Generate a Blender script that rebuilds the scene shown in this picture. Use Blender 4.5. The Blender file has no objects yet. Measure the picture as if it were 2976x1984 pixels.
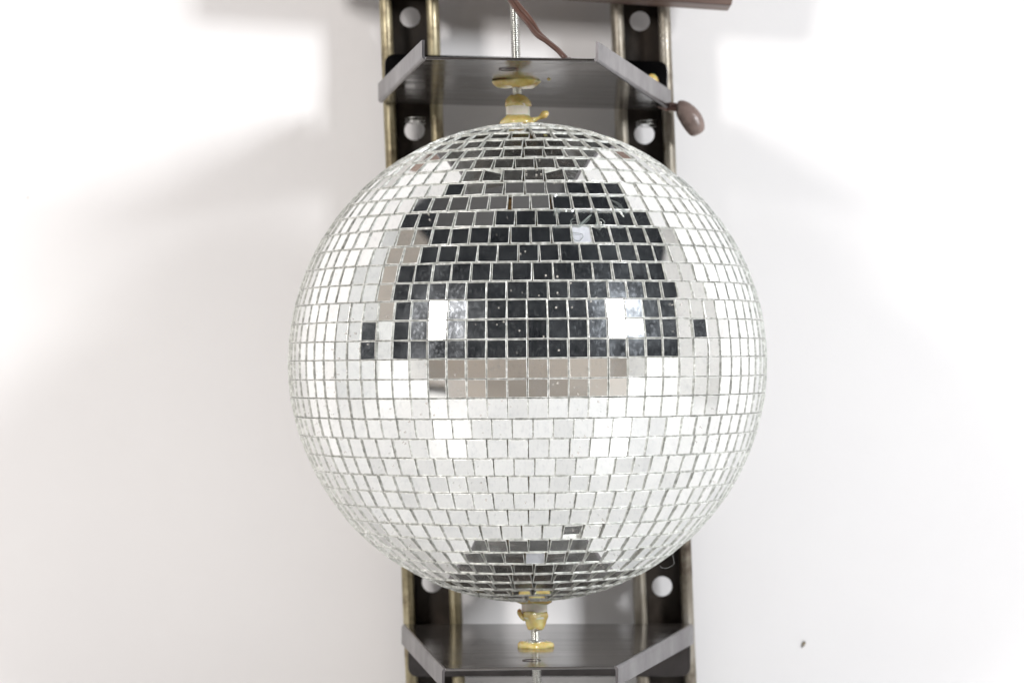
import bpy, bmesh, math, random
from mathutils import Vector, Matrix
PI = math.pi
S = bpy.context.scene
COL = S.collection
rnd = random.Random(7)
F = 6950.0; CAMY = -1.487; PX0 = 1488.0; PY0 = 1053.0      # measured from the photograph (2976 px wide)

def at(px, py, y):
    d = y - CAMY
    return Vector(((px - PX0) * d / F, y, -(py - PY0) * d / F))

# ------------------------------------------------------------------ materials
def mat(name):
    m = bpy.data.materials.new(name); m.use_nodes = True
    nt = m.node_tree; nt.nodes.clear()
    out = nt.nodes.new('ShaderNodeOutputMaterial')
    return m, nt, out

def node(nt, t, **kw):
    n = nt.nodes.new(t)
    for k, v in kw.items():
        if k in n.inputs: n.inputs[k].default_value = v
        else: setattr(n, k, v)
    return n

def coords(nt, scale=(1, 1, 1)):
    tc = node(nt, 'ShaderNodeTexCoord'); mp = node(nt, 'ShaderNodeMapping')
    mp.inputs['Scale'].default_value = scale
    nt.links.new(tc.outputs['Object'], mp.inputs['Vector'])
    return mp.outputs['Vector']

def noise(nt, vec, scale, detail=4, rough=.55):
    n = node(nt, 'ShaderNodeTexNoise'); n.inputs['Scale'].default_value = scale
    n.inputs['Detail'].default_value = detail; n.inputs['Roughness'].default_value = rough
    nt.links.new(vec, n.inputs['Vector']); return n.outputs['Fac']

def ramp(nt, fac, stops):
    r = node(nt, 'ShaderNodeValToRGB'); e = r.color_ramp.elements
    while len(e) < len(stops): e.new(.5)
    for el, (p, c) in zip(e, stops):
        el.position = p; el.color = (*c, 1) if not isinstance(c, (int, float)) else (c, c, c, 1)
    nt.links.new(fac, r.inputs['Fac']); return r.outputs['Color']

def surf(name, stops, scale=60, stretch=(1, 1, 1), metallic=0, rough=(.4, .5), bump=0., bscale=None, detail=5, **kw):
    m, nt, out = mat(name)
    p = node(nt, 'ShaderNodeBsdfPrincipled'); p.inputs['Metallic'].default_value = metallic
    for k, v in kw.items(): p.inputs[k.replace('_', ' ')].default_value = v
    v = coords(nt, stretch); f = noise(nt, v, scale, detail)
    nt.links.new(ramp(nt, f, stops), p.inputs['Base Color'])
    f2 = noise(nt, v, scale * 1.7, 3)
    nt.links.new(ramp(nt, f2, [(.3, rough[0]), (.7, rough[1])]), p.inputs['Roughness'])
    if bump:
        b = node(nt, 'ShaderNodeBump'); b.inputs['Strength'].default_value = bump; b.inputs['Distance'].default_value = .0006
        nt.links.new(noise(nt, v, bscale or scale * 3, 4), b.inputs['Height'])
        nt.links.new(b.outputs['Normal'], p.inputs['Normal'])
    nt.links.new(p.outputs['BSDF'], out.inputs['Surface'])
    return m

M = {}
M['wall'] = surf('white_wall_paint', [(.3, (.80, .785, .785)), (.7, (.83, .815, .81))], 4, rough=(.6, .75), bump=.05, bscale=300)
def wall_mat():
    m = surf('white_wall_paint', [(.3, (.79, .775, .775)), (.7, (.835, .82, .815))], 3.2, rough=(.55, .75), bump=.12, bscale=420, detail=8)
    nt = m.node_tree; p = nt.nodes['Principled BSDF'] if 'Principled BSDF' in nt.nodes else [n for n in nt.nodes if n.type == 'BSDF_PRINCIPLED'][0]
    base = p.inputs['Base Color'].links[0].from_socket
    w = coords(nt); vo = node(nt, 'ShaderNodeTexVoronoi'); vo.inputs['Scale'].default_value = 26; nt.links.new(w, vo.inputs['Vector'])
    dot = ramp(nt, vo.outputs['Distance'], [(.012, .75), (.03, 0.)])
    pick = ramp(nt, noise(nt, w, 9, 2), [(.58, 0.), (.62, 1.)])
    sc = ramp(nt, noise(nt, coords(nt, (1, 1, .3)), 21, 8, .75), [(.66, 0.), (.8, .10)])
    mu = node(nt, 'ShaderNodeMath', operation='MULTIPLY'); nt.links.new(dot, mu.inputs[0]); nt.links.new(pick, mu.inputs[1])
    ad = node(nt, 'ShaderNodeMath', operation='MAXIMUM'); nt.links.new(mu.outputs[0], ad.inputs[0]); nt.links.new(sc, ad.inputs[1])
    mx = node(nt, 'ShaderNodeMix', data_type='RGBA'); nt.links.new(ad.outputs[0], mx.inputs[0]); nt.links.new(base, mx.inputs[6]); mx.inputs[7].default_value = (.42, .38, .34, 1)
    nt.links.new(mx.outputs[2], p.inputs['Base Color']); return m
M['wall'] = wall_mat()
M['floor'] = surf('white_floor_paper', [(.3, (.85, .845, .84)), (.7, (.88, .875, .87))], 3, rough=(.16, .24), Specular_IOR_Level=.7)
M['ceil'] = surf('grey_ceiling', [(.3, (.11, .107, .107)), (.7, (.15, .145, .145))], 3, rough=(.7, .8))
M['card'] = surf('white_foam_board', [(.3, (.84, .84, .83)), (.7, (.86, .86, .85))], 3, rough=(.6, .7))
M['panel_wood'] = surf('dull_brown_wood', [(.3, (.46, .405, .35)), (.7, (.54, .475, .415))], 5, (1, 1, 6), rough=(.5, .6))
M['dark_wood'] = surf('brown_plywood', [(.3, (.21, .182, .155)), (.7, (.29, .252, .215))], 5, (1, 1, 6), rough=(.5, .6))
M['core'] = surf('brown_core_with_glue', [(.35, (.10, .045, .015)), (.6, (.30, .16, .05)), (.75, (.45, .33, .15))], 260, rough=(.3, .6), bump=.6)
M['spacer'] = surf('milky_nylon', [(.3, (.72, .66, .56)), (.7, (.82, .77, .68))], 90, (1, 1, .2), rough=(.25, .4), Subsurface_Weight=.3, Subsurface_Scale=.004)
M['glue'] = surf('amber_hot_glue', [(.3, (.47, .34, .085)), (.5, (.62, .50, .18)), (.72, (.74, .66, .34))], 130, rough=(.12, .3), bump=.9, bscale=260, Subsurface_Weight=.55, Subsurface_Scale=.005, Coat_Weight=.5)
M['zinc'] = surf('zinc_thread', [(.3, (.62, .62, .58)), (.7, (.78, .78, .75))], 200, metallic=1, rough=(.22, .38))
M['steel_edge'] = surf('cut_steel_edge', [(.35, (.05, .045, .05)), (.6, (.12, .1, .1)), (.75, (.25, .13, .08))], 260, (1, 1, 1), metallic=.8, rough=(.3, .5))
M['copper'] = surf('brown_cord_vinyl', [(.3, (.085, .042, .031)), (.7, (.135, .07, .054))], 60, rough=(.28, .42))
M['plug'] = surf('brown_plug_vinyl', [(.3, (.14, .10, .085)), (.5, (.20, .145, .125)), (.7, (.26, .19, .165))], 170, rough=(.25, .45), bump=.3)
M['board'] = surf('brown_board_wood', [(.28, (.085, .05, .04)), (.5, (.19, .125, .1)), (.7, (.27, .19, .155))], 28, (.12, 2, 2.5), rough=(.4, .6), bump=.3)
M['pale'] = surf('pale_reflection_tile', [(.3, (.56, .57, .62)), (.7, (.66, .67, .71))], 40, rough=(.2, .3))  # even pale tone painted in for the reflection on some tiles
M['inside'] = surf('shaded_tarnish_channel_inside', [(.3, (.012, .009, .007)), (.55, (.028, .020, .014)), (.72, (.06, .045, .035))], 70, (1, 1, .5), metallic=.3, rough=(.35, .55))  # brown tarnish, with the shade of the recess put into the colour
M['fleck'] = surf('dark_fleck', [(.4, (.02, .02, .05)), (.6, (.25, .2, .1))], 300)
M['thread'] = surf('pale_thread', [(.4, (.6, .6, .58)), (.6, (.7, .7, .68))], 300)
M['lamp_shell'] = surf('black_lamp_shell', [(.4, (.02, .02, .02)), (.6, (.03, .03, .03))], 30)

def galv(nm, A, B, C_):
    m, nt, out = mat(nm)
    p = node(nt, 'ShaderNodeBsdfPrincipled'); p.inputs['Metallic'].default_value = .5
    v = coords(nt, (1, 1, .12)); w = coords(nt)
    c1 = ramp(nt, noise(nt, v, 170, 5), [(.3, A), (.5, B), (.7, C_)])
    c2 = ramp(nt, noise(nt, w, 38, 6, .7), [(.30, (.18, .12, .08)), (.46, (.75, .72, .66)), (.7, (1, 1, 1))])
    mx = node(nt, 'ShaderNodeMix', data_type='RGBA', blend_type='MULTIPLY'); mx.inputs[0].default_value = .95
    nt.links.new(c1, mx.inputs[6]); nt.links.new(c2, mx.inputs[7])
    nt.links.new(mx.outputs[2], p.inputs['Base Color'])
    nt.links.new(ramp(nt, noise(nt, w, 60, 5), [(.3, .34), (.7, .55)]), p.inputs['Roughness'])
    b = node(nt, 'ShaderNodeBump'); b.inputs['Strength'].default_value = .25; b.inputs['Distance'].default_value = .0005
    nt.links.new(noise(nt, w, 400, 3), b.inputs['Height']); nt.links.new(b.outputs['Normal'], p.inputs['Normal'])
    nt.links.new(p.outputs['BSDF'], out.inputs['Surface']); return m
M['galv'] = galv('tarnished_yellow_zinc', (.13, .11, .065), (.34, .30, .195), (.58, .53, .39))
M['galv_grey'] = galv('tarnished_grey_zinc', (.17, .15, .125), (.31, .285, .245), (.48, .455, .41))

def steel(name, base, rough, streak, metal=1., ior=None, lo=.72, hi=1.18):
    m, nt, out = mat(name)
    p = node(nt, 'ShaderNodeBsdfPrincipled'); p.inputs['Metallic'].default_value = metal
    if ior: p.inputs['IOR'].default_value = ior
    v = coords(nt, streak); w = coords(nt)
    a = noise(nt, v, 60, 6, .65)
    c = ramp(nt, a, [(.28, tuple(x * lo for x in base)), (.5, base), (.75, tuple(x * hi for x in base))])
    rust = ramp(nt, noise(nt, w, 90, 6, .7), [(.66, 0.), (.74, 1.)])
    mx = node(nt, 'ShaderNodeMix', data_type='RGBA')
    nt.links.new(rust, mx.inputs[0]); nt.links.new(c, mx.inputs[6]); mx.inputs[7].default_value = (.16, .10, .08, 1)
    nt.links.new(mx.outputs[2], p.inputs['Base Color'])
    nt.links.new(ramp(nt, noise(nt, v, 25, 6), [(.3, rough[0]), (.7, rough[1])]), p.inputs['Roughness'])
    b = node(nt, 'ShaderNodeBump'); b.inputs['Strength'].default_value = .06; b.inputs['Distance'].default_value = .0004
    nt.links.new(noise(nt, v, 160, 4), b.inputs['Height']); nt.links.new(b.outputs['Normal'], p.inputs['Normal'])
    nt.links.new(p.outputs['BSDF'], out.inputs['Surface']); return m
M['steel'] = steel('oily_grey_steel', (.038, .033, .030), (.06, .22), (.25, 3, 1), 0., 2.25, .3, 3.2)
M['flange'] = steel('brushed_grey_steel', (.20, .19, .197), (.26, .40), (1, 1, .8))
M['back'] = steel('dark_mill_steel', (.075, .07, .07), (.12, .24), (1, 1, 1))

def mirror():
    m, nt, out = mat('silver_mirror')
    p = node(nt, 'ShaderNodeBsdfPrincipled'); p.inputs['Metallic'].default_value = 1
    p.inputs['Roughness'].default_value = .015
    g = node(nt, 'ShaderNodeNewGeometry')      # every tile cut from another bit of mirror
    nt.links.new(ramp(nt, g.outputs['Random Per Island'], [(0., (.86, .86, .85)), (.2, (.95, .95, .94)), (1., (.985, .985, .975))]), p.inputs['Base Color'])
    nt.links.new(p.outputs['BSDF'], out.inputs['Surface']); return m
M['mirror'] = mirror()

def dusty_glass():
    # the clear front pane of every tile: mostly see-through, with a film of dust, specks and fine wipe marks
    m, nt, out = mat('dusty_clear_glass')
    w = coords(nt)
    film = ramp(nt, noise(nt, w, 55, 6, .7), [(.35, .016), (.55, .06), (.75, .17)])
    wipe = ramp(nt, noise(nt, coords(nt, (1, .6, .55)), 600, 3, .6), [(.52, 0.), (.72, .12)])
    add = node(nt, 'ShaderNodeMath', operation='ADD'); nt.links.new(film, add.inputs[0]); nt.links.new(wipe, add.inputs[1])
    tr = node(nt, 'ShaderNodeBsdfTransparent'); tr.inputs['Color'].default_value = (.996, 1, .996, 1)
    gl = node(nt, 'ShaderNodeBsdfGlossy'); gl.inputs['Roughness'].default_value = .25
    gl.inputs['Color'].default_value = (.55, .58, .62, 1)
    m1 = node(nt, 'ShaderNodeMixShader'); nt.links.new(add.outputs[0], m1.inputs[0])
    nt.links.new(tr.outputs[0], m1.inputs[1]); nt.links.new(gl.outputs[0], m1.inputs[2])
    df = node(nt, 'ShaderNodeBsdfDiffuse'); df.inputs['Color'].default_value = (.6, .57, .52, 1)
    vo = node(nt, 'ShaderNodeTexVoronoi'); vo.inputs['Scale'].default_value = 210; nt.links.new(w, vo.inputs['Vector'])
    sp = ramp(nt, vo.outputs['Distance'], [(.10, .65), (.16, 0.)])
    pick = ramp(nt, noise(nt, w, 26, 3), [(.52, 0.), (.60, 1.)])
    mu = node(nt, 'ShaderNodeMath', operation='MULTIPLY'); nt.links.new(sp, mu.inputs[0]); nt.links.new(pick, mu.inputs[1])
    m2 = node(nt, 'ShaderNodeMixShader'); nt.links.new(mu.outputs[0], m2.inputs[0])
    nt.links.new(m1.outputs[0], m2.inputs[1]); nt.links.new(df.outputs[0], m2.inputs[2])
    nt.links.new(m2.outputs[0], out.inputs['Surface']); return m
M['glass'] = dusty_glass()
M['edge'] = surf('ground_glass_edge', [(.35, (.42, .425, .395)), (.5, (.61, .615, .58)), (.68, (.86, .865, .835))], 330, metallic=.15, rough=(.10, .35), bump=.6, bscale=900, Specular_IOR_Level=.9)
def chip_mat():
    m, nt, out = mat('clear_broken_glass')
    g = node(nt, 'ShaderNodeBsdfGlossy'); g.inputs['Roughness'].default_value = .12
    t = node(nt, 'ShaderNodeBsdfTransparent'); t.inputs['Color'].default_value = (.93, .96, .94, 1)
    d = node(nt, 'ShaderNodeBsdfDiffuse'); d.inputs['Color'].default_value = (.8, .84, .82, 1)
    lw = node(nt, 'ShaderNodeFresnel'); lw.inputs['IOR'].default_value = 2.1
    a = node(nt, 'ShaderNodeMixShader'); a.inputs[0].default_value = .35
    nt.links.new(g.outputs[0], a.inputs[1]); nt.links.new(d.outputs[0], a.inputs[2])
    b = node(nt, 'ShaderNodeMixShader'); nt.links.new(lw.outputs[0], b.inputs[0])
    nt.links.new(t.outputs[0], b.inputs[1]); nt.links.new(a.outputs[0], b.inputs[2])
    nt.links.new(b.outputs[0], out.inputs['Surface']); return m
M['chip'] = chip_mat()

# ------------------------------------------------------------------ helpers
def empty(name, loc, label, cat, group=None):
    o = bpy.data.objects.new(name, None); COL.objects.link(o); o.location = loc; o.empty_display_size = .02
    o['label'] = label; o['category'] = cat
    if group: o['group'] = group
    return o

def obj(name, bm, mats, parent=None, smooth=False, label=None, cat=None, kind=None, recalc=True):
    if recalc: bmesh.ops.recalc_face_normals(bm, faces=bm.faces[:])
    me = bpy.data.meshes.new(name); bm.to_mesh(me); bm.free()
    for m in (mats if isinstance(mats, (list, tuple)) else [mats]): me.materials.append(m)
    if smooth:
        for p in me.polygons: p.use_smooth = True
    o = bpy.data.objects.new(name, me); COL.objects.link(o)
    if parent:
        o.parent = parent; o.matrix_parent_inverse = Matrix.Translation(-Vector(parent.location))
    if label: o['label'] = label
    if cat: o['category'] = cat
    if kind: o['kind'] = kind
    return o

def bevel(o, w, seg=2):
    b = o.modifiers.new('bevel', 'BEVEL'); b.width = w; b.segments = seg; b.limit_method = 'ANGLE'; b.angle_limit = math.radians(40)

def hexa(bm, v8):
    """v8: 4 bottom corners then 4 top corners, same order"""
    v = [bm.verts.new(p) for p in v8]
    for f in ((0, 1, 2, 3), (4, 5, 6, 7), (0, 1, 5, 4), (1, 2, 6, 5), (2, 3, 7, 6), (3, 0, 4, 7)):
        bm.faces.new([v[i] for i in f])

def box(bm, x0, x1, y0, y1, z0, z1):
    hexa(bm, [(x0, y0, z0), (x1, y0, z0), (x1, y1, z0), (x0, y1, z0), (x0, y0, z1), (x1, y0, z1), (x1, y1, z1), (x0, y1, z1)])

def prism(bm, pts, off):
    """extrude the flat outline pts by vector off"""
    a = [bm.verts.new(p) for p in pts]; b = [bm.verts.new(Vector(p) + Vector(off)) for p in pts]
    bm.faces.new(a); bm.faces.new(b[::-1]); n = len(a)
    for i in range(n): bm.faces.new((a[i], a[(i + 1) % n], b[(i + 1) % n], b[i]))

def tube(bm, pts, rads, seg=12, squash=None):
    """tube through pts with one radius each; rads item may be (ra, rb)"""
    pts = [Vector(p) for p in pts]; rings = []
    up = Vector((0, -1, 0))
    if isinstance(rads, (list, tuple)) and len(rads) != len(pts):
        o_ = [r if isinstance(r, (list, tuple)) else (r, r) for r in rads]; rads = []
        for i in range(len(pts)):
            f = i * (len(o_) - 1) / (len(pts) - 1); k = min(int(f), len(o_) - 2); f -= k
            rads.append(tuple(o_[k][j] * (1 - f) + o_[k + 1][j] * f for j in (0, 1)))
    for i, p in enumerate(pts):
        t = (pts[min(i + 1, len(pts) - 1)] - pts[max(i - 1, 0)]).normalized()
        u = t.cross(up)
        if u.length < 1e-4: u = t.cross(Vector((1, 0, 0)))
        u.normalize(); v = u.cross(t).normalized()
        r = rads[i] if isinstance(rads, (list, tuple)) else rads
        ra, rb = r if isinstance(r, (list, tuple)) else (r, r)
        rings.append([bm.verts.new(p + u * ra * math.cos(2 * PI * k / seg) + v * rb * math.sin(2 * PI * k / seg)) for k in range(seg)])
    for a, b in zip(rings, rings[1:]):
        for k in range(seg): bm.faces.new((a[k], a[(k + 1) % seg], b[(k + 1) % seg], b[k]))
    bm.faces.new(rings[0][::-1]); bm.faces.new(rings[-1])

def smooth_path(pts, n=8):
    P = [Vector(p) for p in pts]; P = [P[0] * 2 - P[1]] + P + [P[-1] * 2 - P[-2]]; out = []
    for i in range(1, len(P) - 2):
        for k in range(n):
            t = k / n; a, b, c, d = P[i - 1:i + 3]
            out.append(.5 * ((2 * b) + (c - a) * t + (2 * a - 5 * b + 4 * c - d) * t * t + (3 * b - a - 3 * c + d) * t ** 3))
    out.append(P[-2]); return out

def lathe(bm, c, prof, seg=40, wob=0, lean=Vector((0, 0, 0)), seed=1, squash=1.0):
    """closed lathe about the vertical through c; prof = [(r, z)], wob = lumpiness"""
    R = random.Random(seed); ph = [R.uniform(0, 6.28) for _ in range(9)]
    rings = []
    for j, (r, z) in enumerate(prof):
        ring = []
        for k in range(seg):
            a = 2 * PI * k / seg
            w = 1 + wob * (math.sin(2 * a + ph[0] + j * .3) * .5 + math.sin(3 * a + ph[1]) * .45 + math.sin(5 * a + ph[2] + j * .7) * .3 + math.sin(9 * a + ph[3]) * .15)
            zz = z + wob * .0025 * math.sin(3 * a + ph[4] + j)
            ring.append(bm.verts.new(c + Vector((r * w * math.cos(a), r * w * math.sin(a) * squash, zz)) + lean * z))
        rings.append(ring)
    for a, b in zip(rings, rings[1:]):
        for k in range(seg): bm.faces.new((a[k], a[(k + 1) % seg], b[(k + 1) % seg], b[k]))
    bm.faces.new(rings[0][::-1]); bm.faces.new(rings[-1])

def threaded(bm, p0, p1, r=.0030, pitch=.00127, seg=20, sub=6):
    ax = (p1 - p0); L = ax.length; ax.normalize()
    u = ax.cross(Vector((0, 1, 0))).normalized(); v = ax.cross(u)
    n = int(L / pitch * sub); rings = []
    for i in range(n + 1):
        s = L * i / n; ring = []
        for k in range(seg):
            a = 2 * PI * k / seg
            ph = (s / pitch - k / seg) % 1.0
            rr = r - .00075 * abs(ph * 2 - 1)
            ring.append(bm.verts.new(p0 + ax * s + (u * math.cos(a) + v * math.sin(a)) * rr))
        rings.append(ring)
    for a, b in zip(rings, rings[1:]):
        for k in range(seg): bm.faces.new((a[k], a[(k + 1) % seg], b[(k + 1) % seg], b[k]))
    bm.faces.new(rings[0][::-1]); bm.faces.new(rings[-1])

# ------------------------------------------------------------------ the setting
YS = .145                  # front face of the two channels
WALL = .1915
FLOOR = -.262
bm = bmesh.new(); box(bm, -1.22, 1.22, WALL, WALL + .02, FLOOR - .3, 1.30)
obj('wall', bm, M['wall'], kind='structure')
bm = bmesh.new(); box(bm, -2.6, 2.6, -1.60, WALL - .001, FLOOR - .02, FLOOR)
obj('floor', bm, M['floor'], kind='structure')

# ------------------------------------------------------------------ mirror ball
BC = Vector(((1533 - PX0) * 1.487 / F, 0, 0))
R0 = .1481
ROLL = math.radians(-.57)      # rows climb slightly to the right
ballrot = Matrix.Rotation(ROLL, 3, 'Y')
ball = empty('mirror_ball', BC, 'silver mirror ball covered in small square mirror tiles, held between two steel brackets', 'mirror ball')

bm = bmesh.new(); bmesh.ops.create_uvsphere(bm, u_segments=96, v_segments=64, radius=.1448)
bmesh.ops.translate(bm, verts=bm.verts, vec=BC)
obj('core', bm, M['core'], ball, smooth=True)

up = [.9, 5.1, 9.5, 13.9, 18.1, 22.6, 27.1, 31.7, 36.2, 40.8, 45.1, 49.7, 54.3, 59.0, 64.0, 69.0, 74.0, 79.0, 84.0]
dn = [.9, -3.5, -7.7, -12.4, -16.9, -21.5, -25.8, -30.1, -34.6, -39.3, -43.7, -48.3, -52.8, -57.3, -61.9, -66.8, -71.6, -76.4, -81.2]
upx = [1528, 1528, 1528, 1530, 1545, 1505, 1542, 1559, 1542, 1527, 1523, 1559, 1523, 1527, 1551, 1540, 1510, 1530]
dnx = [1528, 1528, 1528, 1542, 1528, 1547, 1528, 1545, 1528, 1507, 1528, 1516, 1543, 1539, 1545, 1540, 1520, 1530]
rows = [(a, b, x) for a, b, x in zip(up, up[1:], upx)] + [(b, a, x) for a, b, x in zip(dn, dn[1:], dnx)]

# tiles that sit crooked or were knocked, by where they show: (px, py): (tilt sideways, tilt up) in degrees
crooked = {(1075, 957): (9, 2), (1112, 957): (-3, 6), (1070, 1013): (7, 1), (1112, 1013): (-4, 0),
           (1992, 945): (5, -1), (2022, 950): (-5, -1), (2022, 1008): (-4, 1), (1655, 1545): (1, 9),
           (1430, 507): (9, -3), (1610, 507): (-9, -2), (1850, 545): (5, 2), (1680, 1402): (2, 3)}
gaps = [(1477, 585, .0009), (1602, 585, .0006), (1855, 1612, .0012), (1752, 1545, .0006), (1545, 388, .0006)]
chip_spots = []
pale_reflections = [(1685, 683), (1541, 1622)]      # tiles with a pale reflection put into their colour
bm = bmesh.new()
T = .01128
def pix(p):
    d = p.y - CAMY; return PX0 + p.x * F / d, PY0 - p.z * F / d
for (la, lb, px) in rows:
    th = math.radians((la + lb) / 2); pole = max(abs(la), abs(lb))
    n = 80 if pole < 14.5 else max(6, int(2 * PI * R0 * math.cos(math.radians(pole)) / (T + .00012)))
    s = max(-1, min(1, (px - 1533) / (770 * math.cos(th))))
    lon0 = math.asin(s)
    hh = min(math.radians(abs(lb - la)) * R0 - .00028, .01155) / 2
    rowtilt = rnd.gauss(0, .25)
    for i in range(n):
        lon = lon0 + 2 * PI * (i + .5) / n
        if lon > PI: lon -= 2 * PI
        c0 = Vector((math.sin(lon) * math.cos(th), -math.cos(lon) * math.cos(th), math.sin(th)))
        N = ballrot @ c0
        E_ = ballrot @ Vector((math.cos(lon), math.sin(lon), 0)); U = N.cross(E_) * -1
        if U.z < 0: U = -U
        pc = BC + N * R0
        vis = N.y < 0
        tx, ty, rz = rnd.gauss(0, .6), rowtilt + rnd.gauss(0, .5), rnd.gauss(0, .55)
        dz = rnd.uniform(-.00015, .0002)
        q = pix(pc)
        if vis:
            for k, (a, b) in crooked.items():
                if abs(q[0] - k[0]) < 24 and abs(q[1] - k[1]) < 22:
                    tx, ty = a, b
        rot = Matrix.Rotation(math.radians(rz), 3, N) @ Matrix.Rotation(math.radians(tx), 3, U) @ Matrix.Rotation(math.radians(ty), 3, E_)
        # outer body keeps near the sphere; only the silvered plane takes a large tilt
        small = Matrix.Rotation(math.radians(rz), 3, N) @ Matrix.Rotation(math.radians(max(-1, min(1, tx))), 3, U) @ Matrix.Rotation(math.radians(max(-1, min(1, ty))), 3, E_)
        e, u, nn = small @ E_, small @ U, small @ N
        hw = T / 2 * rnd.uniform(.985, 1.008)
        c = pc + nn * dz + E_ * rnd.gauss(0, .00008)
        def L(x, y, z): return c + e * x + u * y + nn * z
        cut = {-1: 0., 1: 0.}
        if vis:
            for gx, gy, gw in gaps:
                if abs(q[1] - gy) < 20:
                    for sd in (-1, 1):
                        ex = pix(L(sd * hw, 0, 0))[0]
                        if abs(ex - gx) < 16: cut[sd] = gw
        sg = ((-1, -1), (1, -1), (1, 1), (-1, 1))
        ir = [rnd.uniform(.00024, .00048) for _ in range(4)]
        vb = [bm.verts.new(L(a * (hw - cut[a]), b * hh, -.0031)) for a, b in sg]
        vt = [bm.verts.new(L(a * (hw - cut[a]), b * hh, -.00025)) for a, b in sg]
        vi = [bm.verts.new(L(a * (hw - cut[a] - ir[k]), b * (hh - ir[k]), 0)) for k, (a, b) in enumerate(sg)]
        dep = -.00055
        tm = [L(a * (hw - cut[a] - ir[k]), b * (hh - ir[k]), dep) for k, (a, b) in enumerate(sg)]
        if abs(tx) > 1 or abs(ty) > 1:          # a crooked pane, sunk just enough to stay in its frame
            n2 = rot @ N; cm = L(0, 0, dep)
            tm = [p - nn * ((p - cm).dot(n2) / nn.dot(n2)) for p in tm]
            top = max((p - c).dot(nn) for p in tm)
            if top > -.0001: tm = [p - nn * (top + .0001) for p in tm]
        vm = [bm.verts.new(p) for p in tm]
        for k in range(4):
            j = (k + 1) % 4
            bm.faces.new((vb[k], vb[j], vt[j], vt[k])).material_index = 2
            bm.faces.new((vt[k], vt[j], vi[j], vi[k])).material_index = 2
            bm.faces.new((vi[k], vi[j], vm[j], vm[k])).material_index = 2
        bm.faces.new(vm).material_index = 3 if vis and any(abs(q[0] - a) < 24 and abs(q[1] - b) < 20 for a, b in pale_reflections) else 0
        gv = [bm.verts.new(L(a * (hw - cut[a] - ir[k]), b * (hh - ir[k]), -.00004)) for k, (a, b) in enumerate(sg)]
        bm.faces.new(gv).material_index = 1
        if vis and 1620 < q[0] < 1880 and 560 < q[1] < 760: chip_spots.append((c.copy(), e, u, nn, hw, hh, q))
bmesh.ops.translate(bm, verts=bm.verts, vec=(0, 0, 0))
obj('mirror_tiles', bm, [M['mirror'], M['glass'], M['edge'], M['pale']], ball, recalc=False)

# broken glass on the knocked tiles of the upper right
cr = random.Random(3)
bmc = []
for (c, e, u, nn, hw, hh, q) in chip_spots:
    near = math.hypot((q[0] - 1715) / 95, (q[1] - 640) / 65)
    if near > 1.25: continue
    b = bmesh.new(); x = -hw * .95                              # ragged conchoidal rim along the top edge
    top = []; low = []
    while x < hw * .95:
        dpt = cr.uniform(.0004, .0013) * (1.5 if near < .7 else .8)
        top.append(c + e * x + u * hh + nn * .0001); low.append(c + e * (x + cr.uniform(-.0002, .0002)) + u * (hh - dpt) + nn * cr.uniform(.0001, .0006))
        x += cr.uniform(.0007, .0014)
    tv = [b.verts.new(p) for p in top]; lv = [b.verts.new(p) for p in low]; kv = [b.verts.new(p - nn * .0006) for p in low]
    for k in range(len(tv) - 1):
        b.faces.new((tv[k], tv[k + 1], lv[k + 1], lv[k])); b.faces.new((lv[k], lv[k + 1], kv[k + 1], kv[k]))
    obj('chipped_rim', b, M['chip'], ball, recalc=False)
def shard(cpx, cpy, ring, dpx, ang=0):
    # a thin sliver of clear glass lying on the tiles near pixel cpx, cpy
    x = (cpx - 1533) / 770 * .148; z = (1053 - cpy) / 770 * .148
    y = -math.sqrt(max(1e-6, R0 ** 2 - x * x - z * z)); N = Vector((x, y, z)).normalized()
    e = Vector((1, 0, 0)); e = (e - N * e.dot(N)).normalized(); u = N.cross(e) * -1
    if u.z < 0: u = -u
    b = bmesh.new(); pts = []
    for (a, bb) in ring:
        pts.append(BC + N * (R0 + .0006) + e * a * .001 + u * bb * .001 + N * cr.uniform(0, .0009))
    pts.append(pts[0]); tube(b, pts, .00022, 6); return obj('glass_shard', b, M['chip'], ball)
shard(1672, 640, [(-2.6, -2.2), (1.2, -2.8), (2.4, .2), (1.0, 2.6), (-1.6, 2.4), (-3.2, .4)], 0)
shard(1745, 640, [(-2.4, -2.6), (.6, -3.0), (2.6, .4), (.8, 3.0), (-1.8, 2.0)], 0)
shard(1700, 632, [(-3.6, -4.2), (-2.9, -4.4), (3.6, 3.9), (3.0, 4.2)], 0)
shard(1800, 585, [(-5.2, 2.6), (-1.0, 2.2), (1.2, 1.0), (5.2, -4.6), (4.4, -4.8), (.6, .2), (-1.2, 1.4)], 0)
shard(1672, 688, [(-3.0, 1.8), (-1.0, -1.6), (1.8, -2.0), (4.0, 1.2), (3.6, 3.0), (-2.6, 3.2)], 0)
shard(1616, 603, [(-1.6, -1.8), (1.4, -2.0), (.8, .8), (-.8, 1.4)], 0)

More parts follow.
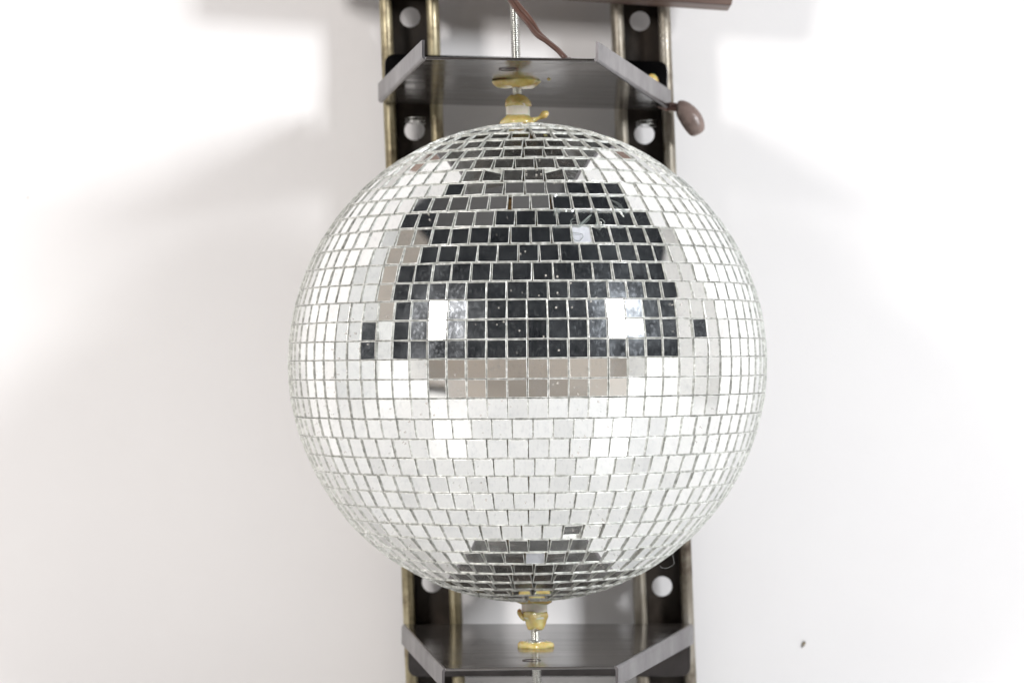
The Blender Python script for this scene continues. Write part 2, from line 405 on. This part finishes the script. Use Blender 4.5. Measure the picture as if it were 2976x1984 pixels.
# hubs, glue, threaded rods (these lean with the channels)
RT = at(1502.5, 250, 0); RB = at(1556, 1850, 0)
def axis_at(z):
    t = (z - RB.z) / (RT.z - RB.z); return RB.lerp(RT, t)
ax = (RT - RB).normalized()
lean = Vector((ax.x / ax.z, 0, 0))
zt = .1482
c = axis_at(zt)
bm = bmesh.new(); lathe(bm, c, [(.0072, .0035), (.0074, .006), (.0073, .0125)], lean=lean, seg=10)
sp = obj('spacer', bm, M['spacer'], ball); bevel(sp, .0004)
bm = bmesh.new(); lathe(bm, c, [(.0078, .0108), (.0077, .0125), (.0074, .0140), (.0066, .0158), (.0050, .0172), (.0034, .0180)], lean=lean, wob=.13, seed=4)
obj('glue_cap', bm, M['glue'], ball, smooth=True)
bm = bmesh.new(); lathe(bm, c, [(.0108, -.0012), (.0112, .0004), (.0108, .0022), (.0094, .0038), (.0078, .0048), (.0072, .0052)], lean=lean, wob=.10, seed=5)
gp = [c + Vector(p) for p in ((.0090, -.004, .0018), (.0112, -.004, .0026), (.0130, -.004, .0034), (.0148, -.004, .0044), (.0162, -.004, .0055), (.0174, -.004, .0068), (.0178, -.004, .0078))]
tube(bm, smooth_path(gp, 4), [.0020, .0014, .0011, .0010, .0016, .0022, .0024, .0022, .0015, .0004], 14)
obj('glue_collar', bm, M['glue'], ball, smooth=True)
bm = bmesh.new(); threaded(bm, axis_at(zt + .010), axis_at(.262))
obj('threaded_rod', bm, M['zinc'], ball, smooth=True)
zb = -.1478; c = axis_at(zb)
bm = bmesh.new(); lathe(bm, c, [(.0078, -.0110), (.0080, -.006), (.0079, -.0005)], lean=lean, seg=32)
sp = obj('spacer', bm, M['spacer'], ball, smooth=False); bevel(sp, .0004)
bm = bmesh.new(); lathe(bm, c, [(.0040, -.0178), (.0052, -.0172), (.0061, -.0150), (.0068, -.0125), (.0078, -.0103), (.0085, -.0086), (.0084, -.0070), (.0080, -.0064)], lean=lean, wob=.17, seed=9)
tube(bm, smooth_path([c + Vector((-.0086, -.003, -.0050)), c + Vector((-.0092, -.003, -.0068)), c + Vector((-.0082, -.003, -.0092)), c + Vector((-.0060, -.004, -.0120))], 4), [.0006, .0010, .0012, .0014, .0015, .0015, .0015, .0014, .0014, .0013, .0012, .0010, .0006], 10)
obj('glue_drip', bm, M['glue'], ball, smooth=True)
bm = bmesh.new(); lathe(bm, c, [(.0086, -.0016), (.0112, -.0004), (.0120, .0010), (.0112, .0020)], lean=lean, wob=.12, seed=12)
obj('glue_collar', bm, M['glue'], ball, smooth=True)
bm = bmesh.new(); threaded(bm, axis_at(-.235), axis_at(zb - .012))
obj('threaded_rod', bm, M['zinc'], ball, smooth=True)

# ------------------------------------------------------------------ brackets
def bracket(label, fl, fr, rl, rr, sgn, hb):
    """fl, fr: front corners, rl, rr: rear corners of the plate (world); sgn: +1 flanges point up"""
    t = bpy.data.objects.new('shelf_bracket', None)
    o = empty('shelf_bracket', (rl + rr) / 2, label, 'bracket', 'steel brackets holding the mirror ball')
    bpy.data.objects.remove(t)
    th = .0016
    up_ = Vector((0, 0, sgn))
    # plate with a small bend radius at the rear
    bm = bmesh.new()
    A, B, C_, D = rl, rr, fr, fl
    hexa(bm, [A, B, C_, D] + [p + up_ * th for p in (A, B, C_, D)])
    pl = obj('plate', bm, [M['steel']], o); bevel(pl, .0003)
    # side flanges
    for a, b, s in ((rl, fl, -1), (rr, fr, 1)):
        d = (b - a).normalized(); out = Vector((-d.y, d.x, 0)).normalized()
        if out.x * s < 0: out = -out
        bm = bmesh.new(); ha, hb_ = .0132, .0114
        # the bend: a quarter round from plate to flange, then the straight web
        prof = []
        r = .0022
        for k in range(5):
            an = PI / 2 * k / 4; prof.append((-.0002 + r * math.sin(an), r - r * math.cos(an)))
        def P(p, o_, h): return p + out * o_ + up_ * h
        rows_ = []
        a2 = a + d * .0014
        for (p, H) in ((a2, ha), (b, hb_)):
            outer = [P(p, x, h) for x, h in prof] + [P(p, prof[-1][0], H)]
            inner = [P(p, prof[-1][0] - th, H)] + [P(p, prof[-1][0] - th, r + .0002), P(p, -.0002, th)]
            rows_.append([bm.verts.new(v) for v in outer + inner])
        n = len(rows_[0])
        for k in range(n): bm.faces.new((rows_[0][k], rows_[0][(k + 1) % n], rows_[1][(k + 1) % n], rows_[1][k]))
        bm.faces.new(rows_[0][::-1]); bm.faces.new(rows_[1])
        obj('side_flange', bm, M['flange'], o)
    # back plate, bolted flat against the channels, outer corners rounded
    x0, x1 = rl.x + .0025, rr.x - .0005; yb = YS - .0003
    pts = []; rc = .0065
    def zl(x): return rl.z + (rr.z - rl.z) * (x - rl.x) / (rr.x - rl.x)
    pts.append(Vector((x0, yb, zl(x0) + sgn * .0004)))
    for k in range(7):
        an = PI / 2 * k / 6; pts.append(Vector((x0 + rc - rc * math.cos(an), yb, zl(x0) + sgn * (hb - rc + rc * math.sin(an)))))
    for k in range(7):
        an = PI / 2 * (1 - k / 6); pts.append(Vector((x1 - rc + rc * math.cos(an), yb, zl(x1) + sgn * (hb - rc + rc * math.sin(an)))))
    pts.append(Vector((x1, yb, zl(x1) + sgn * .0004)))
    bm = bmesh.new(); prism(bm, pts, (0, -.0016, 0))
    bp = obj('back_plate', bm, M['back'], o); bevel(bp, .0004)
    return o

TFL, TFR = at(1236, 174, -.102), at(1729, 179, -.102)
TRL, TRR = at(1107, 300, YS - .002), at(1943, 321, YS - .002)
tb = bracket('upper steel bracket with raised side flanges above the mirror ball', TFL, TFR, TRL, TRR, 1, .0335)
BFL, BFR = at(1294, 1941, -.102), at(1787, 1934, -.102)
BRL, BRR = at(1175, 1812, YS - .002), at(2009, 1811, YS - .002)
bb = bracket('lower steel bracket with side flanges turned down below the mirror ball', BFL, BFR, BRL, BRR, -1, .036)

# glue patch, washer and bore mark on each plate
def on_plate(corners, x, y):
    fl, fr, rl, rr = corners
    t = (y - fl.y) / (rl.y - fl.y); a = fl.lerp(rl, t); b = fr.lerp(rr, t)
    return a.z + (b.z - a.z) * (x - a.x) / (b.x - a.x)
c = axis_at(.174); c.z = on_plate((TFL, TFR, TRL, TRR), c.x, 0) + .0002
bm = bmesh.new(); lathe(bm, c, [(.0040, -.0040), (.0075, -.0040), (.0108, -.0036), (.0130, -.0022), (.0142, -.0006), (.0146, .0002)], wob=.16, seed=21, seg=56, squash=.9)
obj('glue_ring', bm, M['glue'], tb, smooth=True)
bm = bmesh.new(); lathe(bm, Vector((c.x + .0195, -.014, c.z)), [(.0007, -.0006), (.0012, 0.0)], wob=.25, seed=3)
obj('glue_spot', bm, M['glue'], tb, smooth=True)
def ringplate(name, c, r0, r1, h, m, parent):
    bm = bmesh.new(); seg = 40; rr = []
    for (r, z) in ((r0, 0), (r1, 0), (r1, h), (r0, h)):
        rr.append([bm.verts.new(c + Vector((r * math.cos(2 * PI * k / seg), r * math.sin(2 * PI * k / seg), z))) for k in range(seg)])
    for i in range(4):
        a, b = rr[i], rr[(i + 1) % 4]
        for k in range(seg): bm.faces.new((a[k], a[(k + 1) % seg], b[(k + 1) % seg], b[k]))
    return obj(name, bm, m, parent)
w = at(1476, 194, -.060); w.z = on_plate((TFL, TFR, TRL, TRR), w.x, -.060)
ringplate('bore_rim', w, .0046, .0056, -.0004, M['steel_edge'], tb)
c = axis_at(-.176); c.z = on_plate((BFL, BFR, BRL, BRR), c.x, 0)
bm = bmesh.new(); lathe(bm, c, [(.0105, -.0006), (.0112, .0008), (.0108, .0026), (.0092, .0036), (.0062, .0038), (.0036, .0030)], wob=.11, seed=31, squash=.95)
obj('glue_ring', bm, M['glue'], bb, smooth=True)
ringplate('washer', c + Vector((0, 0, .0036)), .003, .0060, .0009, M['zinc'], bb)
w = at(1545, 1919, -.070); w.z = on_plate((BFL, BFR, BRL, BRR), w.x, -.070)
ringplate('bore_rim', w, .0046, .0056, .0004, M['steel_edge'], bb)
c2 = axis_at(-.185); c2.z = on_plate((BFL, BFR, BRL, BRR), c2.x, -.02) - .0030
ringplate('washer', Vector((c2.x - .002, -.050, c2.z)), .004, .019, .0010, M['zinc'], bb)
# clear glue over the bolt in the right end of each back plate
c = at(1889, 238, YS - .004)
bm = bmesh.new(); bmesh.ops.create_icosphere(bm, subdivisions=3, radius=.0050)
for v in bm.verts:
    v.co = Vector((v.co.x * 1.15, v.co.y * .55, v.co.z * (1 + .2 * math.sin(v.co.x * 500)))) + c
obj('glue_blob', bm, M['glue'], tb, smooth=True)
def springs(px, pys, parent):
    bm = bmesh.new()
    c = at(px, pys, YS + .010); pts = []
    for k in range(41):
        a = 2 * PI * k / 18; pts.append(c + Vector((.0069 * math.cos(a), .0069 * math.sin(a), .00125 * k / 18 * 1.6)))
    tube(bm, pts, .00032, 6); obj('spring', bm, M['zinc'], parent, smooth=True)
springs(1206, 359, tb); springs(1878, 368, tb)

# ------------------------------------------------------------------ channels
def channel(label, px_top, px_bot, holes_px, gm):
    W, Dp, th, r = .0202, .0206, .0022, .0046
    T_ = at(px_top, 0, YS); B_ = at(px_bot, 1984, YS)
    d = (T_ - B_).normalized(); ext = .10
    bot = B_ - d * .12; top = T_ + d * .07; Lz = (top - bot).length
    root = bot
    o = empty('strut_channel', B_ - d * .12, label, 'channel', 'slotted steel channels behind the ball')
    xv = Vector((d.z, 0, -d.x))
    def P(x, y, z): return bot + xv * x + Vector((0, y, 0)) + d * z
    bm = bmesh.new()
    for s in (-1, 1):
        path = [(W, Dp - .0005), (W, r)]
        for k in range(1, 7): a = PI / 2 * k / 6; path.append((W - r + r * math.cos(a), r - r * math.sin(a)))
        xl = .0118
        path.append((xl + r * .9, 0))
        for k in range(1, 7): a = PI / 2 * k / 6; path.append((xl + r * .9 - r * .9 * math.sin(a), r * .9 - r * .9 * math.cos(a)))
        path.append((xl, .0075))
        off = []
        for i, (x, y) in enumerate(path):
            ax_, ay = path[max(i - 1, 0)]; bx, by = path[min(i + 1, len(path) - 1)]
            tx, ty = bx - ax_, by - ay; l = math.hypot(tx, ty); off.append((x + ty / l * th, y - tx / l * th))
        # inside offset: towards the channel's inside
        loop = path + off[::-1]
        n = len(loop); nz = 60; rings = []
        for j in range(nz + 1):
            z = Lz * j / nz
            wv = .00004 * math.sin(j * 1.7 + s)
            rings.append([bm.verts.new(P(s * (x + wv), y, z)) for x, y in loop])
        for a, b in zip(rings, rings[1:]):
            for k in range(n): bm.faces.new((a[k], a[(k + 1) % n], b[(k + 1) % n], b[k]))
        bm.faces.new(rings[0]); bm.faces.new(rings[-1][::-1])
    # perforated back
    pitch = .0390; y0, y1 = Dp - th, Dp
    z_first = None
    hz = []
    p = at((px_top * (1984 - holes_px) + px_bot * holes_px) / 1984, holes_px, YS + Dp)
    zc = (p - P(0, Dp, 0)).dot(d)
    k0 = -int(zc / pitch) - 1
    zs = [zc + pitch * k for k in range(k0, k0 + 40)]
    zs = [z for z in zs if pitch * .5 < z < Lz - pitch * .5]
    seg = 32; hr = .0070
    hw = W - .0006
    for yy in (y0, y1):
        for z in zs:
            circ = []; sq = []
            for k in range(seg):
                a = 2 * PI * (k + .5) / seg; cx, cz = math.cos(a), math.sin(a)
                circ.append(bm.verts.new(P(hr * cx, yy, z + hr * cz)))
                m_ = min(hw / abs(cx), pitch / 2 / abs(cz)); sq.append(bm.verts.new(P(m_ * cx, yy, z + m_ * cz)))
            for k in range(seg): bm.faces.new((circ[k], circ[(k + 1) % seg], sq[(k + 1) % seg], sq[k]))
            # square the corners of the cell
            for sx in (-1, 1):
                for sz in (-1, 1):
                    cor = P(sx * hw, yy, z + sz * pitch / 2)
                    ks = sorted(range(seg), key=lambda k: (sq[k].co - cor).length)
                    a1 = next(k for k in ks if abs((sq[k].co - P(0, yy, z)).dot(xv)) > hw - 1e-6 and (sq[k].co - P(0, yy, z)).dot(d) * sz > 0)
                    a2 = next(k for k in ks if abs(abs((sq[k].co - P(0, yy, z)).dot(d)) - pitch / 2) < 1e-6 and (sq[k].co - P(0, yy, z)).dot(xv) * sx > 0)
                    if a1 != a2: bm.faces.new((sq[a1], bm.verts.new(cor), sq[a2]))
    for z in zs:
        ra = [bm.verts.new(P(hr * math.cos(2 * PI * (k + .5) / seg), y0, z + hr * math.sin(2 * PI * (k + .5) / seg))) for k in range(seg)]
        rb = [bm.verts.new(P(hr * math.cos(2 * PI * (k + .5) / seg), y1, z + hr * math.sin(2 * PI * (k + .5) / seg))) for k in range(seg)]
        for k in range(seg): bm.faces.new((ra[k], ra[(k + 1) % seg], rb[(k + 1) % seg], rb[k]))
    bmesh.ops.remove_doubles(bm, verts=bm.verts[:], dist=1e-6)
    ch = obj('channel_body', bm, gm, o)
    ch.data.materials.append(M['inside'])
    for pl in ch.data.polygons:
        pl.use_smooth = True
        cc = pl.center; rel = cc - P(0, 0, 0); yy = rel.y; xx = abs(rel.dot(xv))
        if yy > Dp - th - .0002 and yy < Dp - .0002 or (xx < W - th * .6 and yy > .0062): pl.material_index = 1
    try: ch.data.set_sharp_from_angle(angle=math.radians(35))
    except Exception: pass
    return o, P, d, xv, ch
lch = channel('slotted yellowish steel channel left of the other, behind the ball and brackets', 1187, 1264, 52, M['galv'])
rch = channel('slotted greyish steel channel right of the other, stamped on its right lip', 1862, 1940, 63, M['galv_grey'])
# stamped maker's letters on the right lip of the right channel
cu = bpy.data.curves.new('stamped_lettering', 'FONT'); cu.body = 'INNARIO'; cu.size = .0062; cu.extrude = .00012; cu.space_character = 1.12
cu.align_x = 'CENTER'; cu.align_y = 'CENTER'
to = bpy.data.objects.new('tmp_text', cu); COL.objects.link(to); bpy.context.view_layer.update()
me = bpy.data.meshes.new_from_object(to); bpy.data.objects.remove(to)
st = bpy.data.objects.new('stamped_lettering', me); COL.objects.link(st); me.materials.clear(); me.materials.append(M['galv_grey'])
_, P_, d_, xv_, _c = rch
ctr = at(1929, 122, YS)
rx = d_.copy(); ry = -xv_; rzv = rx.cross(ry)
mw = Matrix(((rx.x, ry.x, rzv.x, ctr.x), (rx.y, ry.y, rzv.y, ctr.y - .00005), (rx.z, ry.z, rzv.z, ctr.z), (0, 0, 0, 1)))
me.transform(mw); st.parent = rch[0]; st.matrix_parent_inverse = Matrix.Translation(-Vector(rch[0].location))

# ------------------------------------------------------------------ wooden board across the top
def board():
    yf, yr = YS - .0285, YS - .0012
    br = at(2116, 33, yr); bl = at(1580, -2, yr); d = (br - bl).normalized()
    left = br - d * .297; upv = Vector((-d.z, 0, d.x)); H = .055
    sh = Vector((0, yf - yr, 0))
    br2 = br + Vector((.0006, 0, 0))
    topr = br + upv * H + d * .0055
    bm = bmesh.new()
    hexa(bm, [left, br, br + sh, left + sh, left + upv * H, topr, topr + sh, left + upv * H + sh])
    o = obj('wooden_board', bm, M['board'], label='brown wooden board crossing the top of both channels, only its lower edge in view', cat='board')
    bevel(o, .0008)
board()

# ------------------------------------------------------------------ cord and plug
cord = empty('power_cord', at(1646, 172, -.078), 'brown two-wire power cord dropping behind the upper bracket, its plug hanging at the right', 'power cord')
ptsA = [at(1478, -60, -.035), at(1480, -22, -.040), at(1489, 0, -.044), at(1507, 25.5, -.050), at(1539, 64, -.056), at(1562, 98, -.062), at(1590, 121, -.068), at(1622, 147, -.073), at(1646, 173, -.077),
        Vector((.0345, -.058, .1790)), Vector((.045, -.030, .1785)), Vector((.070, .040, .1780)), Vector((.086, .090, .1768)), Vector((.096, .122, .1745))]
ptsB = [at(1934, 311, .136), at(1950, 310, .134), at(1964, 312, .132), at(1976, 316, .131)]
pa = smooth_path(ptsA + ptsB, 8)
def wires(path, r, sep, twist):
    for s in (-1, 1):
        bm = bmesh.new(); q = []
        for i, p in enumerate(path):
            t = (path[min(i + 1, len(path) - 1)] - path[max(i - 1, 0)]).normalized()
            a = twist(i / len(path))
            u = t.cross(Vector((0, -1, 0))).normalized(); v = u.cross(t)
            q.append(p + (u * math.cos(a) + v * math.sin(a)) * sep * s)
        tube(bm, q, r, 12); obj('wire', bm, M['copper'], cord, smooth=True)
wires(pa, .00155, .00135, lambda t: (0 if t < .2 else min(1.35, (t - .2) * 9)) if t < .72 else max(0.1, 1.35 - (t - .72) * 8))
def q(x, y, yy=.131): return at(1850 + x / 5.228, 150 + y / 5.228, yy)
s_ = 1.62 / F / 5.228
cen = [(612, 820), (655, 835), (705, 875), (755, 930), (800, 985), (840, 1045), (872, 1105), (895, 1160), (912, 1205), (925, 1240), (935, 1262)]
rad = [62, 108, 138, 155, 165, 168, 162, 150, 132, 108, 60]
bm = bmesh.new()
tube(bm, smooth_path([q(*c) for c in cen], 3), [ (r * s_, r * s_ * .82) for r in sum([[rad[i] * (1 - k / 3) + rad[i + 1] * k / 3 for k in range(3)] for i in range(len(rad) - 1)], []) + [rad[-1]]], 28)
pg = obj('plug', bm, M['plug'], cord, smooth=True)
bm = bmesh.new()      # ribbed end cap
cc = [(880, 1128), (892, 1152), (900, 1170), (907, 1190), (914, 1208), (920, 1226), (926, 1244), (930, 1256)]
rr_ = [162, 160, 154, 149, 142, 132, 112, 70]
tube(bm, [q(*c) for c in cc], [(r * s_ * (1.10 if i % 2 == 0 else 1.03), r * s_ * .9) for i, r in enumerate(rr_)], 28)
o = obj('end_cap', bm, M['plug'], cord, smooth=False); o.parent = pg; o.matrix_parent_inverse = Matrix.Translation(-Vector(cord.location))
bm = bmesh.new(); tube(bm, [q(950, 1225), q(1000, 1232), q(1040, 1236), q(1066, 1248)], [(34 * s_, 20 * s_), (32 * s_, 20 * s_), (28 * s_, 18 * s_), (14 * s_, 10 * s_)], 12)
o = obj('cord_stub', bm, M['plug'], cord, smooth=True); o.parent = pg; o.matrix_parent_inverse = Matrix.Translation(-Vector(cord.location))

# ------------------------------------------------------------------ small stray things
bm = bmesh.new(); c = at(2335, 1866, WALL - .0006)
tube(bm, [c + Vector((.0004, 0, .0010)), c + Vector((.0006, -.0006, 0)), c + Vector((.0001, -.0004, -.0014)), c + Vector((-.0011, 0, -.0034))], [.0005, .0011, .0008, .0003], 8)
obj('fleck', bm, M['fleck'], label='tiny dark curled fleck stuck on the white wall, lower right', cat='fleck')
bm = bmesh.new()
hp = smooth_path([at(1918, 1642, -.02), at(1922, 1648, -.02), at(1935, 1650, -.02), at(1950, 1645, -.02), at(1959, 1636, -.02), at(1958, 1625, -.02), at(1955, 1612, -.02), at(1955, 1600, -.02)], 6)
tube(bm, hp, .00005, 5); obj('thread', bm, M['thread'], label='fine pale loose thread curling under the lower right of the ball', cat='thread')

# ------------------------------------------------------------------ what the mirrors see: boards beside the set, a low brown cabinet front
def side_board(s, label):
    X = 1.16 * s
    pts = [(X, WALL - .002, FLOOR), (X, -.42, FLOOR), (X, -.42, .03), (X, -.36 + .06 * (s > 0), .12), (X, -.33 + .07 * (s > 0), .35), (X, -.18, .85), (X, WALL - .002, 1.28)]
    bm = bmesh.new(); prism(bm, [Vector(p) for p in pts], (.01 * s, 0, 0))
    o = obj('reflector_board', bm, M['card'], label=label, cat='reflector board'); o['group'] = 'white boards at the sides of the set'
side_board(-1, 'white reflector board standing at the left side of the set')
side_board(1, 'white reflector board standing at the right side of the set')
for s in (-1, 1):
    bm = bmesh.new()
    prism(bm, [Vector(p) for p in [(1.165 * s, -.43, FLOOR), (1.66 * s, -1.56, FLOOR), (1.66 * s, -1.56, .0), (1.165 * s, -.43, .03)]], (.01 * s, 0, 0))
    o = obj('reflector_board', bm, M['card'], label='low white board angled outwards at the %s of the set' % ('left' if s < 0 else 'right'), cat='reflector board'); o['group'] = 'white boards at the sides of the set'
bm = bmesh.new(); prism(bm, [Vector(p) for p in [(-1.15, -.36, .22), (-1.15, -.52, .22), (-1.15, -.50, .75), (-1.15, -.34, 1.30), (-1.15, .06, 1.30), (-1.15, -.18, .80)]], (-.009, 0, 0))
obj('brown_board', bm, M['panel_wood'], label='brown board clipped to the edge of the tall white board on the left', cat='board')
bm = bmesh.new(); prism(bm, [Vector(p) for p in ((-1.00, -.94, FLOOR + .004), (1.00, -.94, FLOOR + .004), (1.60, -1.565, FLOOR + .004), (-1.60, -1.565, FLOOR + .004))], (0, 0, .006))
obj('plywood_sheet', bm, M['dark_wood'], label='flat brown plywood sheet lying on the white floor in front of the cabinet', cat='plywood')
bm = bmesh.new(); box(bm, -1.66, 1.66, -1.57 - .35, -1.57, FLOOR + .0, -.012)
bx = obj('low_cabinet', bm, M['panel_wood'], label='low brown wooden cabinet facing the ball beneath the camera', cat='cabinet')

bm = bmesh.new(); box(bm, -1.25, .33, -.75, .17, 2.05, 2.07)
obj('ceiling', bm, M['ceil'], kind='structure')
# ------------------------------------------------------------------ lamps
def lamp(az, el, dist, power, size, col):
    a, e = math.radians(az), math.radians(el)
    p = BC + Vector((math.sin(a) * math.cos(e), -math.cos(a) * math.cos(e), math.sin(e))) * dist
    l = bpy.data.lights.new('studio_light', 'AREA'); l.shape = 'SQUARE'; l.size = size; l.energy = power; l.color = col
    o = bpy.data.objects.new('studio_light', l); COL.objects.link(o); o.location = p
    o.rotation_euler = (BC - p).to_track_quat('-Z', 'Y').to_euler()
    return o
lamp(45.5, 19.0, 2.0, 37, .37, (.955, .975, 1.0))
lamp(-40.5, 18.0, 2.0, 26, .34, (1, .965, .94))

w_ = bpy.data.worlds.new('World'); S.world = w_; w_.use_nodes = True
bg = w_.node_tree.nodes['Background']; bg.inputs['Color'].default_value = (.75, .82, 1, 1); bg.inputs['Strength'].default_value = .014

# ------------------------------------------------------------------ camera
cam = bpy.data.cameras.new('camera'); co = bpy.data.objects.new('camera', cam); COL.objects.link(co)
co.location = (0, CAMY, 0); co.rotation_euler = (PI / 2, 0, 0)
cam.sensor_width = 36; cam.lens = F / 2976 * 36; cam.shift_y = (1053 - 992) / 2976
cam.clip_start = .05; cam.clip_end = 60
cam.dof.use_dof = True; cam.dof.focus_distance = 1.37; cam.dof.aperture_fstop = 9
S.camera = co
S.render.engine = 'CYCLES'
S.cycles.max_bounces = 12; S.cycles.glossy_bounces = 8; S.cycles.transparent_max_bounces = 16; S.cycles.diffuse_bounces = 4
S.cycles.use_denoising = True
S.view_settings.view_transform = 'Standard'; S.view_settings.look = 'None'
S.view_settings.exposure = 0; S.view_settings.gamma = 1
S.render.resolution_x = 1024; S.render.resolution_y = 682
